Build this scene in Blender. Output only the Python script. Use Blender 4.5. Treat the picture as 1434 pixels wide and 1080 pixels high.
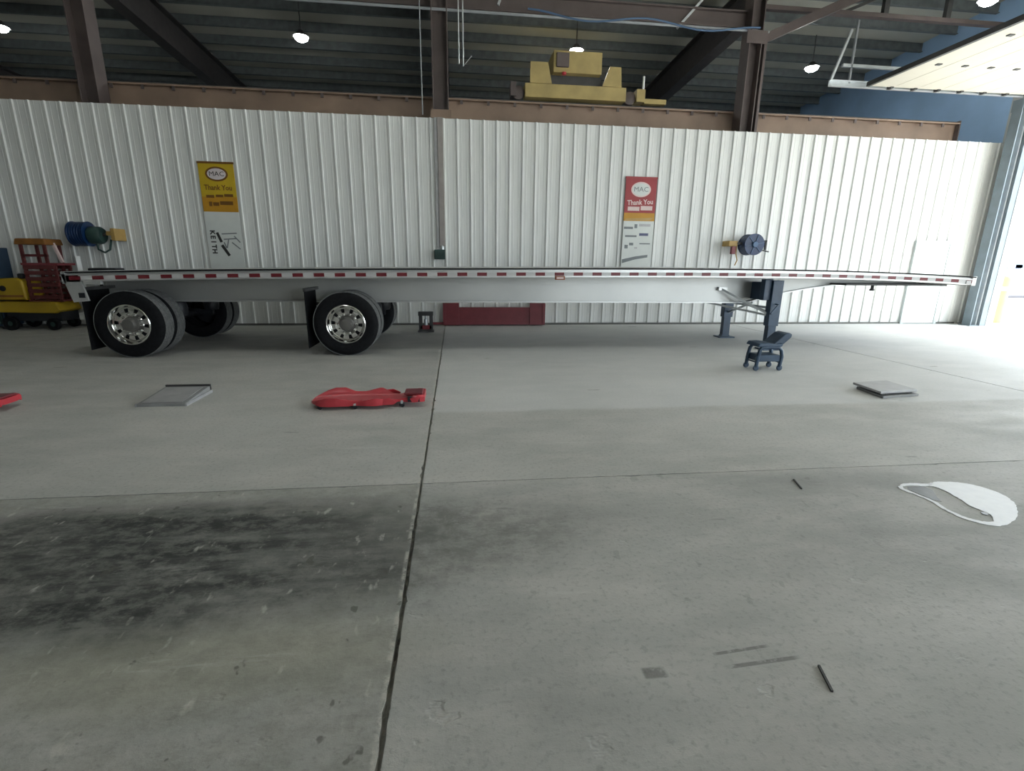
import bpy, bmesh, math, random
import numpy as np
from mathutils import Vector, Matrix, Euler

random.seed(7)
for o in list(bpy.data.objects):
    bpy.data.objects.remove(o)
S = bpy.context.scene
COL = S.collection

# ------------------------------------------------------------------ camera
CAM_H = 1.452
F_PX, PITCH, ROLL, YAW = 681.43, 0.248159, 0.0117674, 0.1156388
def cam_axes():
    fwd = Vector((math.sin(YAW)*math.cos(PITCH), math.cos(YAW)*math.cos(PITCH), -math.sin(PITCH)))
    right = Vector((math.cos(YAW), -math.sin(YAW), 0)); up = right.cross(fwd)
    r2 = right*math.cos(ROLL)+up*math.sin(ROLL); u2 = -right*math.sin(ROLL)+up*math.cos(ROLL)
    return r2, u2, fwd
r_, u_, f_ = cam_axes()
cd = bpy.data.cameras.new('camera'); cam = bpy.data.objects.new('camera', cd); COL.objects.link(cam)
cd.sensor_width = 36; cd.lens = F_PX/1434*36; cd.clip_start = 0.05; cd.clip_end = 400
cam.matrix_world = Matrix(((r_.x, u_.x, -f_.x, 0), (r_.y, u_.y, -f_.y, 0), (r_.z, u_.z, -f_.z, CAM_H), (0, 0, 0, 1)))
S.camera = cam

# ------------------------------------------------------------------ world, sun, exposure
SKY = 6.5
w = bpy.data.worlds.new('sky'); S.world = w; w.use_nodes = True
bg = w.node_tree.nodes['Background']
bg.inputs[0].default_value = (0.86, 0.945, 1.0, 1); bg.inputs[1].default_value = SKY
sd = bpy.data.lights.new('sun', 'SUN'); sd.energy = 16; sd.angle = math.radians(0.6); sd.color = (1.0, 0.95, 0.86)
sun = bpy.data.objects.new('sun', sd); COL.objects.link(sun)
sun.rotation_euler = Vector((-0.72, -0.10, -1.0)).to_track_quat('-Z', 'Y').to_euler()
def portal(name, loc, rot, sx, sy):
    l = bpy.data.lights.new(name, 'AREA'); l.shape = 'RECTANGLE'; l.size = sx; l.size_y = sy
    l.cycles.is_portal = True
    o = bpy.data.objects.new(name, l); COL.objects.link(o); o.location = loc; o.rotation_euler = rot
# bay door in view, plus two unseen openings added to let fill light in
RIGHT_OPEN = [(5.9, 11.05), (-3.6, 1.6)]
FRONT_FILL_OPEN = [(7.0, 12.5)]
OPEN_H = 5.05
XR, YF, XL, YB = 13.5, -9.0, -16.0, 26.0
for a, b in RIGHT_OPEN:
    portal('opening_portal', (XR+.1, (a+b)/2, OPEN_H/2), (0, math.radians(90), 0), OPEN_H, b-a)
for a, b in FRONT_FILL_OPEN:
    portal('opening_portal', ((a+b)/2, YF-.1, OPEN_H/2), (math.radians(90), 0, 0), b-a, OPEN_H)
S.view_settings.view_transform = 'Standard'; S.view_settings.look = 'None'
S.view_settings.gamma = 1.0; S.view_settings.use_curve_mapping = False
S.view_settings.exposure = 0.40
S.cycles.max_bounces = 6; S.cycles.diffuse_bounces = 4; S.cycles.glossy_bounces = 3
S.cycles.sample_clamp_indirect = 8.0; S.cycles.use_denoising = True; S.cycles.use_adaptive_sampling = True; S.cycles.adaptive_threshold = 0.05

# ------------------------------------------------------------------ materials
def new_mat(name):
    m = bpy.data.materials.new(name); m.use_nodes = True
    return m, m.node_tree, m.node_tree.nodes['Principled BSDF']
def mat(name, col, rough=0.5, metal=0.0, var=0.08, scale=6.0, bump=0.0, spec=0.5, emit=None):
    m, t, p = new_mat(name)
    p.inputs['Roughness'].default_value = rough; p.inputs['Metallic'].default_value = metal
    p.inputs['Specular IOR Level'].default_value = spec
    tc = t.nodes.new('ShaderNodeTexCoord'); n = t.nodes.new('ShaderNodeTexNoise')
    n.inputs['Scale'].default_value = scale; n.inputs['Detail'].default_value = 4
    t.links.new(tc.outputs['Object'], n.inputs['Vector'])
    r = t.nodes.new('ShaderNodeValToRGB')
    c0 = tuple(max(0, c*(1-var)) for c in col)+(1,); c1 = tuple(min(1, c*(1+var)) for c in col)+(1,)
    r.color_ramp.elements[0].color = c0; r.color_ramp.elements[1].color = c1
    r.color_ramp.elements[0].position = .3; r.color_ramp.elements[1].position = .7
    t.links.new(n.outputs['Fac'], r.inputs['Fac']); t.links.new(r.outputs['Color'], p.inputs['Base Color'])
    if bump:
        b = t.nodes.new('ShaderNodeBump'); b.inputs['Strength'].default_value = bump; b.inputs['Distance'].default_value = .01
        t.links.new(n.outputs['Fac'], b.inputs['Height']); t.links.new(b.outputs['Normal'], p.inputs['Normal'])
    if emit:
        p.inputs['Emission Color'].default_value = tuple(emit[:3])+(1,); p.inputs['Emission Strength'].default_value = emit[3]
    return m
M = {}
def dm(k, *a, **kw): M[k] = mat(k, *a, **kw)
dm('white_panel', (.70, .715, .70), .42, var=.03, scale=1.2)
dm('white_paint', (.80, .81, .79), .45, var=.03)
dm('trim_dark', (.12, .12, .11), .6)
dm('cream_door', (.56, .535, .46), .5, var=.02)
dm('galv', (.62, .66, .68), .38, metal=.6, var=.08)
dm('alu', (.60, .61, .61), .42, metal=.75, var=.06, scale=2.0)
dm('alu_web', (.52, .53, .52), .48, metal=.75, var=.10, scale=.8)
dm('alu_deck', (.50, .50, .49), .5, metal=.5, var=.1, scale=3)
dm('chrome', (.82, .82, .80), .16, metal=1.0, var=.03)
dm('rubber', (.007, .0075, .009), .7, var=.3, scale=20, spec=.18)
dm('tread', (.15, .155, .155), .75, var=.3, scale=30)  # paler than the sidewalls: light on the tread put into the colour
dm('black_metal', (.012, .014, .018), .45, var=.2)
dm('landing_steel', (.030, .060, .105), .4, var=.2)  # blue lift of lens haze is mixed into this steel colour
dm('dark_steel', (.05, .05, .05), .5, var=.2)
dm('brown_steel', (.105, .082, .078), .6, var=.18, scale=2.5)
dm('runway_brown', (.27, .19, .14), .62, var=.2, scale=1.5)
dm('dark_rafter', (.05, .045, .045), .6, var=.2)
dm('purlin_grey', (.11, .125, .13), .6, var=.2)
dm('insulation', (.42, .42, .37), .8, var=.1, scale=.8)
dm('haze_blue_wall', (.30, .46, .68), .6, var=.1, scale=1.0)  # lens haze put into the wall colour as blue
dm('jamb_blue', (.13, .165, .19), .5, var=.1)
dm('inner_wall', (.38, .385, .37), .6, var=.05)
dm('red_plastic', (.50, .045, .06), .36, var=.06)
dm('maroon', (.17, .026, .034), .45, var=.1)
dm('red_tape', (.14, .012, .018), .4, var=.05)
dm('white_tape', (.50, .50, .50), .4, var=.03)
dm('amber', (.25, .07, .02), .3)
dm('yellow', (.44, .29, .015), .45, var=.12, scale=3)
dm('crane_yellow', (.38, .29, .11), .55, var=.15, scale=3)
dm('bollard_yellow', (.85, .72, .10), .5)
dm('rust_red', (.11, .022, .022), .55, var=.2)
dm('orange_top', (.24, .10, .02), .55, var=.2)
dm('blue_reel', (.004, .024, .085), .38, var=.2)
dm('blue_hose', (.06, .12, .22), .5)
dm('brass', (.42, .27, .08), .45)
dm('duct', (.30, .275, .26), .5)
dm('door_leaf', (.66, .72, .72), .45, var=.02)
dm('door_edge', (.42, .46, .46), .5)
dm('pad_grey', (.26, .265, .265), .55, var=.12, scale=8)
dm('hub_grey', (.16, .155, .145), .45, metal=.5)
dm('pad_lid', (.42, .42, .43), .5, metal=.3, var=.1, scale=8)
dm('banner_yellow', (.52, .36, .015), .55, var=.06)
dm('banner_orange', (.48, .24, .015), .55, var=.06)
dm('banner_red', (.30, .035, .04), .55, var=.05)
dm('banner_white', (.62, .65, .63), .55, var=.03)
dm('ink', (.03, .03, .03), .6); dm('ink_brown', (.16, .07, .01), .6); dm('ink_grey', (.18, .20, .21), .6)
dm('ink_pink', (.70, .55, .53), .6); dm('ink_blue', (.10, .11, .20), .6); dm('emblem', (.66, .60, .62), .5)
dm('yard_concrete', (.62, .61, .58), .85, var=.05, scale=.3)
dm('kerb', (.06, .06, .07), .8)
dm('far_blue', (.10, .13, .22), .5)
dm('spill', (.93, .94, .98), .55, var=.03, scale=20)
dm('damp', (.085, .09, .095), .4, var=.15, scale=30)
dm('stick', (.05, .05, .05), .6)
dm('lamp_lens', (.9, .9, .9), .4, emit=(.96, 1.0, .98, 110.0))
dm('pipe_grey', (.30, .32, .34), .5)
dm('dark_green', (.02, .05, .045), .55, var=.2)

class NT:
    """small shader expression helper"""
    def __init__(s, t): s.t = t
    def _in(s, sock, v):
        if isinstance(v, (int, float)): sock.default_value = v
        elif isinstance(v, tuple): sock.default_value = v if len(v) == len(sock.default_value) else v+(1,)
        else: s.t.links.new(v, sock)
    def m(s, op, a, b=0.0, c=None):
        n = s.t.nodes.new('ShaderNodeMath'); n.operation = op
        s._in(n.inputs[0], a); s._in(n.inputs[1], b)
        if c is not None: s._in(n.inputs[2], c)
        return n.outputs[0]
    def rng(s, v, a, b, lo=0.0, hi=1.0):
        n = s.t.nodes.new('ShaderNodeMapRange'); n.interpolation_type = 'SMOOTHSTEP'
        s._in(n.inputs[0], v)
        for i, q in enumerate((a, b, lo, hi)): n.inputs[1+i].default_value = q
        return n.outputs[0]
    def noise(s, vec, scale, detail=4, rough=.55, stretch=(1, 1, 1)):
        mp = s.t.nodes.new('ShaderNodeMapping'); mp.inputs['Scale'].default_value = stretch
        s.t.links.new(vec, mp.inputs['Vector'])
        n = s.t.nodes.new('ShaderNodeTexNoise'); n.inputs['Scale'].default_value = scale
        n.inputs['Detail'].default_value = detail; n.inputs['Roughness'].default_value = rough
        s.t.links.new(mp.outputs[0], n.inputs['Vector']); return n.outputs['Fac']
    def mix(s, f, a, b):
        n = s.t.nodes.new('ShaderNodeMix'); n.data_type = 'RGBA'
        s._in(n.inputs[0], f); s._in(n.inputs[6], a); s._in(n.inputs[7], b); return n.outputs[2]

def concrete():
    m, t, p = new_mat('concrete_floor'); e = NT(t)
    g = t.nodes.new('ShaderNodeNewGeometry'); pos = g.outputs['Position']
    sp = t.nodes.new('ShaderNodeSeparateXYZ'); t.links.new(pos, sp.inputs[0]); x, y = sp.outputs[0], sp.outputs[1]
    big = e.noise(pos, .55, 5, .6); mid = e.noise(pos, 3.0, 6, .65, (.45, 1, 1)); fine = e.noise(pos, 38, 4, .7)
    grit = e.noise(pos, 11, 5, .75, (.7, 1, 1))
    c = e.mix(e.rng(big, .3, .7), (.41, .415, .395), (.53, .53, .51))
    c = e.mix(e.m('MULTIPLY', e.rng(mid, .38, .70), .55), c, (.58, .555, .53))
    c = e.mix(e.m('MULTIPLY', e.rng(fine, .50, .70), .50), c, (.27, .27, .255))
    # worn pale strip: slab finish differs beyond the bay's walkway line
    wob = e.m('ADD', y, e.m('MULTIPLY', e.m('SUBTRACT', mid, .5), .12))
    pale = e.m('MULTIPLY', e.rng(wob, 4.60, 4.72), e.rng(x, -.27, -.23))
    c = e.mix(e.m('MULTIPLY', pale, .42), c, (.74, .75, .76))
    # tyre and oil stain in front of the joint
    def blob(cx, cy, rx, ry, warp, lo, hi):
        n1 = e.m('MULTIPLY', e.m('SUBTRACT', e.noise(pos, 1.6, 6, .65), .5), warp)
        dx = e.m('DIVIDE', e.m('SUBTRACT', x, cx), rx); dy = e.m('DIVIDE', e.m('SUBTRACT', y, cy), ry)
        d = e.m('SQRT', e.m('ADD', e.m('MULTIPLY', dx, dx), e.m('MULTIPLY', dy, dy)))
        return e.rng(e.m('ADD', d, n1), lo, hi, 1.0, 0.0)
    st = blob(-1.75, 2.32, 2.0, .64, .9, .60, 1.16)
    strk = e.noise(pos, 3.2, 6, .7, (.28, 1.6, 1))
    st = e.m('MULTIPLY', st, e.rng(y, 3.05, 2.85)); st = e.m('MULTIPLY', st, e.rng(strk, .33, .60, .62, 1.0))
    st = e.m('MULTIPLY', st, e.rng(grit, .36, .58, .58, 1.0))
    st2 = e.m('MULTIPLY', e.m('MULTIPLY', blob(-.05, 2.45, .95, .45, .9, .2, 1.3), e.rng(grit, .4, .6, .5, 1)), .62)
    # general traffic grime in the near bay
    gr = e.m('MULTIPLY', e.rng(y, 3.1, 2.9), e.rng(e.noise(pos, 1.1, 6, .65, (.5, 1, 1)), .42, .72))
    c = e.mix(e.m('MULTIPLY', gr, .50), c, (.25, .25, .237))
    # yellowish dust patches low on the left
    du = e.m('MULTIPLY', blob(-1.0, 1.62, 1.0, .26, .9, .3, 1.2), .55)
    c = e.mix(du, c, (.40, .39, .30))
    # dirtier near slabs
    nearm = e.rng(y, 3.08, 3.04); lft = e.rng(x, -.22, -.28)
    c = e.mix(e.m('MULTIPLY', nearm, e.rng(mid, .25, .75, .20, .04)), c, (.22, .225, .215))
    c = e.mix(e.m('MULTIPLY', e.m('MULTIPLY', nearm, lft), e.rng(grit, .3, .65, .50, .15)), c, (.20, .20, .165))
    c = e.mix(e.m('MULTIPLY', st, 1.0), c, (.045, .049, .046))
    c = e.mix(st2, c, (.17, .172, .16))
    # pale drag marks
    dr = e.noise(pos, 2.2, 6, .7, (.22, 1.9, 1)); c = e.mix(e.m('MULTIPLY', e.rng(dr, .62, .70), .30), c, (.62, .62, .59))
    # dark scuffs scattered over the slab
    sc = e.rng(e.noise(pos, 4.5, 3, .5, (.35, 1.3, 1)), .70, .74); c = e.mix(e.m('MULTIPLY', sc, .45), c, (.16, .16, .15))
    # two short dark tape-glue strips
    def strip(cx, cy, hx, hy, slope):
        yy = e.m('SUBTRACT', e.m('SUBTRACT', y, cy), e.m('MULTIPLY', e.m('SUBTRACT', x, cx), slope))
        a = e.rng(e.m('ABSOLUTE', e.m('SUBTRACT', x, cx)), hx*.7, hx, 1, 0)
        b = e.rng(e.m('ABSOLUTE', yy), hy*.6, hy, 1, 0)
        return e.m('MULTIPLY', e.m('MULTIPLY', a, b), e.rng(grit, .38, .5, .15, 1))
    for q in ((1.13, 1.405, .17, .011, .06), (1.08, 1.47, .13, .009, .08), (.70, 1.40, .05, .03, 0), (-3.6, 3.65, .12, .02, .3), (-3.9, 3.28, .09, .015, .2)):
        c = e.mix(e.m('MULTIPLY', strip(*q), .62), c, (.12, .12, .11))
    # brown-green chipped dirt along the long joint
    jd = e.m('MULTIPLY', e.m('MULTIPLY', e.rng(x, -.284, -.268), e.rng(x, -.252, -.248, 1, 0)), e.rng(grit, .44, .58))
    c = e.mix(e.m('MULTIPLY', jd, .75), c, (.56, .54, .49))
    # pale flecks and scratches, thick on the left near slab
    fk = e.rng(e.noise(pos, 16, 3, .55, (1.0, .45, 1)), .62, .74)
    c = e.mix(e.m('MULTIPLY', e.m('MULTIPLY', fk, nearm), e.m('ADD', e.m('MULTIPLY', lft, .42), .12)), c, (.58, .57, .52))
    dk = e.rng(e.noise(pos, 13, 3, .5, (.8, .6, 1)), .30, .335, 1, 0)
    c = e.mix(e.m('MULTIPLY', e.m('MULTIPLY', dk, nearm), e.m('ADD', e.m('MULTIPLY', lft, .45), .2)), c, (.10, .10, .085))
    t.links.new(c, p.inputs['Base Color'])
    rg = e.rng(mid, .3, .75, .74, .56); t.links.new(rg, p.inputs['Roughness'])
    p.inputs['Specular IOR Level'].default_value = .28
    h = e.m('ADD', e.m('MULTIPLY', grit, .6), e.m('MULTIPLY', fine, .35))
    pit = e.rng(e.noise(pos, 6.5, 4, .6, (.6, 1, 1)), .30, .36); h = e.m('ADD', h, e.m('MULTIPLY', pit, .5))
    b = t.nodes.new('ShaderNodeBump'); b.inputs['Distance'].default_value = .006
    t.links.new(e.rng(y, 1.0, 7.0, .75, .15), b.inputs['Strength'])
    t.links.new(h, b.inputs['Height']); t.links.new(b.outputs[0], p.inputs['Normal'])
    return m
M['concrete'] = concrete()

# ------------------------------------------------------------------ mesh helpers
class MB:
    def __init__(s): s.v = []; s.f = []
    def add(s, vs, fs):
        k = len(s.v); s.v += [tuple(q) for q in vs]; s.f += [tuple(i+k for i in f) for f in fs]; return s
    def box(s, x0, x1, y0, y1, z0, z1):
        v = [(x0, y0, z0), (x1, y0, z0), (x1, y1, z0), (x0, y1, z0), (x0, y0, z1), (x1, y0, z1), (x1, y1, z1), (x0, y1, z1)]
        return s.add(v, [(3, 2, 1, 0), (4, 5, 6, 7), (0, 1, 5, 4), (1, 2, 6, 5), (2, 3, 7, 6), (3, 0, 4, 7)])
    def bar(s, a, b, w, h, up=(0, 0, 1)):
        a = Vector(a); b = Vector(b); d = (b-a).normalized(); sd_ = d.cross(Vector(up))
        if sd_.length < 1e-4: sd_ = d.cross(Vector((1, 0, 0)))
        sd_.normalize(); u2 = sd_.cross(d); v = []
        for q in (a, b):
            for i, j in ((-1, -1), (1, -1), (1, 1), (-1, 1)): v.append(q+sd_*w/2*i+u2*h/2*j)
        return s.add(v, [(0, 1, 2, 3), (7, 6, 5, 4), (0, 4, 5, 1), (1, 5, 6, 2), (2, 6, 7, 3), (3, 7, 4, 0)])
    def tube(s, pts, r, n=10, cap=True):
        pts = [Vector(p) for p in pts]; rs = r if isinstance(r, (list, tuple)) else [r]*len(pts)
        rings = []; prev = None
        for i, p in enumerate(pts):
            d = (pts[min(i+1, len(pts)-1)]-pts[max(i-1, 0)]).normalized()
            if prev is None:
                a = d.cross(Vector((0, 0, 1)))
                if a.length < 1e-3: a = d.cross(Vector((1, 0, 0)))
            else: a = prev-d*prev.dot(d)
            a.normalize(); prev = a; b = d.cross(a)
            rings.append([p+(a*math.cos(2*math.pi*k/n)+b*math.sin(2*math.pi*k/n))*rs[i] for k in range(n)])
        v = [q for rg in rings for q in rg]; f = []
        for i in range(len(pts)-1):
            for k in range(n):
                k2 = (k+1) % n; f.append((i*n+k, i*n+k2, (i+1)*n+k2, (i+1)*n+k))
        if cap: f.append(tuple(reversed(range(n)))); f.append(tuple(range((len(pts)-1)*n, len(pts)*n)))
        return s.add(v, f)
    def lathe(s, prof, n=32, axis='y', c=(0, 0, 0), closed=False):
        """prof: (r, h) pairs, turned about an axis through c"""
        v = []; f = []; m = len(prof)
        for k in range(n):
            a = 2*math.pi*k/n; ca, sa = math.cos(a), math.sin(a)
            for r, h in prof:
                q = {'y': (r*ca, h, r*sa), 'x': (h, r*ca, r*sa), 'z': (r*ca, r*sa, h)}[axis]
                v.append((q[0]+c[0], q[1]+c[1], q[2]+c[2]))
        rng_ = range(m if closed else m-1)
        for k in range(n):
            k2 = (k+1) % n
            for i in rng_:
                j = (i+1) % m; f.append((k*m+i, k*m+j, k2*m+j, k2*m+i))
        if not closed:
            if prof[0][0] > 1e-6: f.append(tuple(k*m for k in range(n)))
            if prof[-1][0] > 1e-6: f.append(tuple(k*m+m-1 for k in reversed(range(n))))
        return s.add(v, f)
    def loft(s, xs, sec):
        """closed polygon sec(x) -> [(y,z)] swept along x"""
        rings = [[(x, y, z) for y, z in sec(x)] for x in xs]; m = len(rings[0])
        v = [q for r in rings for q in r]; f = []
        for i in range(len(xs)-1):
            for k in range(m):
                k2 = (k+1) % m; f.append((i*m+k, (i+1)*m+k, (i+1)*m+k2, i*m+k2))
        f.append(tuple(range(m))); f.append(tuple(reversed(range((len(xs)-1)*m, len(xs)*m))))
        return s.add(v, f)
    def prism(s, poly, axis, a, b):
        """poly of 2D points extruded along axis from a to b"""
        def P(u, v_, w_): return {'x': (w_, u, v_), 'y': (u, w_, v_), 'z': (u, v_, w_)}[axis]
        m = len(poly); v = [P(u, q, a) for u, q in poly]+[P(u, q, b) for u, q in poly]
        f = [tuple(range(m)), tuple(reversed(range(m, 2*m)))]+[(k, k+m, (k+1) % m+m, (k+1) % m) for k in range(m)]
        return s.add(v, f)
    def mesh(s, name, material, smooth=False):
        me = bpy.data.meshes.new(name); me.from_pydata(s.v, [], s.f)
        b = bmesh.new(); b.from_mesh(me); bmesh.ops.remove_doubles(b, verts=b.verts, dist=1e-6)
        bmesh.ops.recalc_face_normals(b, faces=b.faces); b.to_mesh(me); b.free()
        me.materials.append(M[material])
        if smooth: me.polygons.foreach_set('use_smooth', [True]*len(me.polygons)); me.set_sharp_from_angle(angle=math.radians(40))
        me.update(); return me
    def build(s, name, material, parent=None, smooth=False, bevel=0, seg=2):
        return link(name, s.mesh(name, material, smooth), parent, bevel, seg)
def link(name, me, parent=None, bevel=0, seg=2):
    o = bpy.data.objects.new(name, me); COL.objects.link(o)
    if parent is not None:
        o.parent = parent; o.matrix_parent_inverse = Matrix.Translation(parent.location).inverted() if parent.rotation_euler == Euler((0, 0, 0)) else parent.matrix_basis.inverted()
    if bevel:
        b = o.modifiers.new('bevel', 'BEVEL'); b.width = bevel; b.segments = seg; b.limit_method = 'ANGLE'
    return o
def tag(o, label=None, cat=None, group=None, kind=None):
    if label: o['label'] = label
    if cat: o['category'] = cat
    if group: o['group'] = group
    if kind: o['kind'] = kind
    return o
def thing(name, loc, label, cat, group=None, kind=None):
    o = bpy.data.objects.new(name, None); COL.objects.link(o); o.location = loc; o.empty_display_size = .2
    return tag(o, label, cat, group, kind)
def copy_tree(o, parent=None):
    c = o.copy(); COL.objects.link(c)
    if parent is not None: c.parent = parent
    for ch in list(o.children): copy_tree(ch, c)
    return c
def struct(name, label=None): return tag(thing(name, (0, 0, 0), label, None, kind='structure'))

# ================================================================== SETTING
# ---- floor: recessed bed and concrete slabs with open joints
fl = MB().box(XL, XR+.2, YF, YB, -.35, -.035).build('floor', 'concrete'); tag(fl, 'grey concrete shop floor cut into large slabs by joints', kind='structure')
bpy.data.materials['concrete_floor']
def edge(a, b, step, jit, chip):
    """points from a to b (excluded), nudged sideways"""
    a = Vector(a); b = Vector(b); L = (b-a).length; n = max(1, int(L/step)); d = (b-a)/L; nrm = Vector((-d.y, d.x))
    out = []
    for i in range(n):
        k = random.gauss(0, jit) if 0 < i else 0
        if random.random() < chip and 0 < i: k += random.uniform(.004, .012)
        out.append(a+d*L*i/n+nrm*k)
    return out
SX = [XL, -7.3, -.25, 6.85, XR+.2]; SY = [YF, -3.0, 3.06, 11.9, YB]
for i in range(4):
    for j in range(4):
        gx, gy = .009, .005
        x0, x1, y0, y1 = SX[i]+gx, SX[i+1]-gx, SY[j]+gy, SY[j+1]-gy
        near = (j in (1, 2) and i in (1, 2))
        st, ji, ch = (.045, .0016, .10) if near else (1.0, 0, 0)
        poly = edge((x0, y0), (x1, y0), st, ji*.6, ch*.3)+edge((x1, y0), (x1, y1), st, ji, ch)+edge((x1, y1), (x0, y1), st, ji*.6, ch*.3)+edge((x0, y1), (x0, y0), st, ji, ch)
        MB().prism([(q.x, q.y) for q in poly], 'z', -.034, 0).build('concrete_slab', 'concrete', fl)
# ---- back wall: ribbed steel panels
WY = 11.632; WH = 4.43; RP = .2885
wb = MB().box(XL, XR-.1, WY+.02, WY+.05, 0, WH-.01).build('wall_back', 'white_panel'); tag(wb, 'white ribbed steel partition wall behind the trailer', kind='structure')
RIB0 = 1.82
k0 = math.floor((XL-RIB0)/RP/3)
def panel_mesh():
    pts = []
    for r in range(3):
        c = (r+.5)*RP
        for s_ in (-1,):
            pts += [(c-RP/2+.0, 0), (c-.098, 0), (c-.092, -.0035), (c-.078, -.0035), (c-.072, 0)]
        pts += [(c-.026, 0), (c-.013, -.032), (c+.013, -.032), (c+.026, 0)]
        pts += [(c+.072, 0), (c+.078, -.0035), (c+.092, -.0035), (c+.098, 0)]
    pts.append((3*RP, 0)); pts += [(3*RP, .016), (0, .016)]
    return MB().prism(pts, 'z', 0.02, WH).mesh('wall_panel', 'white_panel')
pm = panel_mesh(); x = RIB0-RP/2+k0*3*RP
while x < XR-.35:
    o = link('wall_panel', pm, wb); o.location = (x, WY, 0); x += 3*RP
    if x+3*RP > XR+.5: break
MB().box(XL, XR-.3, WY-.045, WY-.034, .0, .045).build('baseboard_back', 'trim_dark'); tag(bpy.data.objects['baseboard_back'], 'dark base angle along the foot of the ribbed wall', kind='structure')
# ---- right wall with the bay opening and an added light opening, far-bay end wall, left and front walls
b = MB()
ys = sorted([q for ab in RIGHT_OPEN for q in ab]); segs = [(YF, ys[0])]+[(ys[i], ys[i+1]) for i in range(1, len(ys)-1, 2)]+[(ys[-1], 11.7)]
for a, c in segs: b.box(XR, XR+.2, a, c, 0, OPEN_H)
b.box(XR, XR+.2, YF, 11.7, OPEN_H, 9.2)
tag(b.build('wall_right', 'inner_wall'), 'end wall holding the open bay door and an unseen opening added for light', kind='structure')
tag(MB().box(XR, XR+.2, 11.7, YB, 0, 8.6).build('wall_far_right', 'haze_blue_wall'), 'end wall of the bay beyond the partition, tinted blue for lens haze', kind='structure')
tag(MB().box(XL, XR+.2, YB, YB+.2, 0, 8.6).build('wall_far_back', 'haze_blue_wall'), 'far wall of the bay beyond the partition', kind='structure')
tag(MB().box(XL-.2, XL, YF, YB, 0, 9.3).build('wall_left', 'inner_wall'), 'left end wall of the shop', kind='structure')
b = MB(); e_ = [XL]+[q for ab in FRONT_FILL_OPEN for q in ab]+[XR+.2]
for i in range(0, len(e_), 2): b.box(e_[i], e_[i+1], YF-.2, YF, 0, OPEN_H)
b.box(XL, XR+.2, YF-.2, YF, OPEN_H, 9.3)
tag(b.build('wall_front', 'inner_wall'), 'front wall behind the viewer with an unseen opening added for light', kind='structure')
# ---- roof: sheet, purlins and rafters of the far bay
def roofz(y): return 7.74-.05*(y-14)
ce = MB().prism([(YF-.2, roofz(YF-.2)), (YB+.2, roofz(YB+.2)), (YB+.2, roofz(YB+.2)+.06), (YF-.2, roofz(YF-.2)+.06)], 'x', XL-.2, XR+.2).build('ceiling', 'insulation')
tag(ce, 'dark roof underside with insulation between the purlins', kind='structure')
pu = MB().prism([(-.04, 0), (.05, 0), (.05, .02), (.006, .02), (.006, .21), (.07, .21), (.07, .23), (-.006, .23), (-.006, .02), (-.04, .02)], 'x', XL, XR).mesh('purlin', 'purlin_grey')
y = 12.55
while y < 25.5:
    o = link('purlin', pu, ce); o.location = (0, y, roofz(y)-.235); y += 1.02
for X in (-14.2, -7.2, -.25, 6.75):
    b = MB()
    def rz(yy, dz): return roofz(yy)-.24+dz
    for dz0, dz1, hw in ((-.78, -.75, .16), (-.75, -.03, .012), (-.03, 0, .16)):
        b.prism([(12.1, rz(12.1, dz0)), (YB, rz(YB, dz0)), (YB, rz(YB, dz1)), (12.1, rz(12.1, dz1))], 'x', X-hw, X+hw)
    b.build('rafter', 'dark_rafter', ce)
# ---- personnel door
d1 = thing('door_1', (12.1, WY-.03, 0), 'white steel service door in the ribbed wall beside the bay opening', None, kind='structure')
MB().box(11.66, 12.54, WY-.06, WY-.03, .02, 2.02).build('door_leaf', 'door_leaf', d1, bevel=.004)
b = MB().box(11.58, 11.66, WY-.075, WY, 0, 2.10).box(12.54, 12.62, WY-.075, WY, 0, 2.10).box(11.66, 12.54, WY-.075, WY, 2.02, 2.10)
b.build('door_frame', 'door_edge', d1, bevel=.004)
MB().tube([(12.45, WY-.06, 1.0), (12.45, WY-.11, 1.0), (12.36, WY-.11, 1.0)], .01).build('door_handle', 'galv', d1, smooth=True)
# ---- bay door jamb and header
tj = thing('trim_1', (13.3, 11.2, 0), 'blue-grey steel jamb post at the edge of the open bay', None, kind='structure')
MB().box(13.14, 13.34, 11.28, 11.30, 0, 5.25).build('jamb_face', 'jamb_blue', tj)
MB().box(13.12, 13.145, 11.10, 11.32, 0, 5.25).build('jamb_flange', 'jamb_blue', tj)
MB().box(13.34, 13.5, 11.06, 11.32, 0, 5.25).build('jamb_flange', 'jamb_blue', tj)
MB().box(13.30, 13.335, 11.13, 11.26, 0, 5.1).build('vertical_track', 'galv', tj)
MB().box(13.05, 13.30, 11.05, 11.34, 0, .02).build('base_plate', 'jamb_blue', tj)
MB().box(13.30, 13.5, 5.6, 11.5, 5.06, 5.32).build('trim_2', 'jamb_blue'); tag(bpy.data.objects['trim_2'], 'steel header beam over the bay opening', kind='structure')
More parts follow.
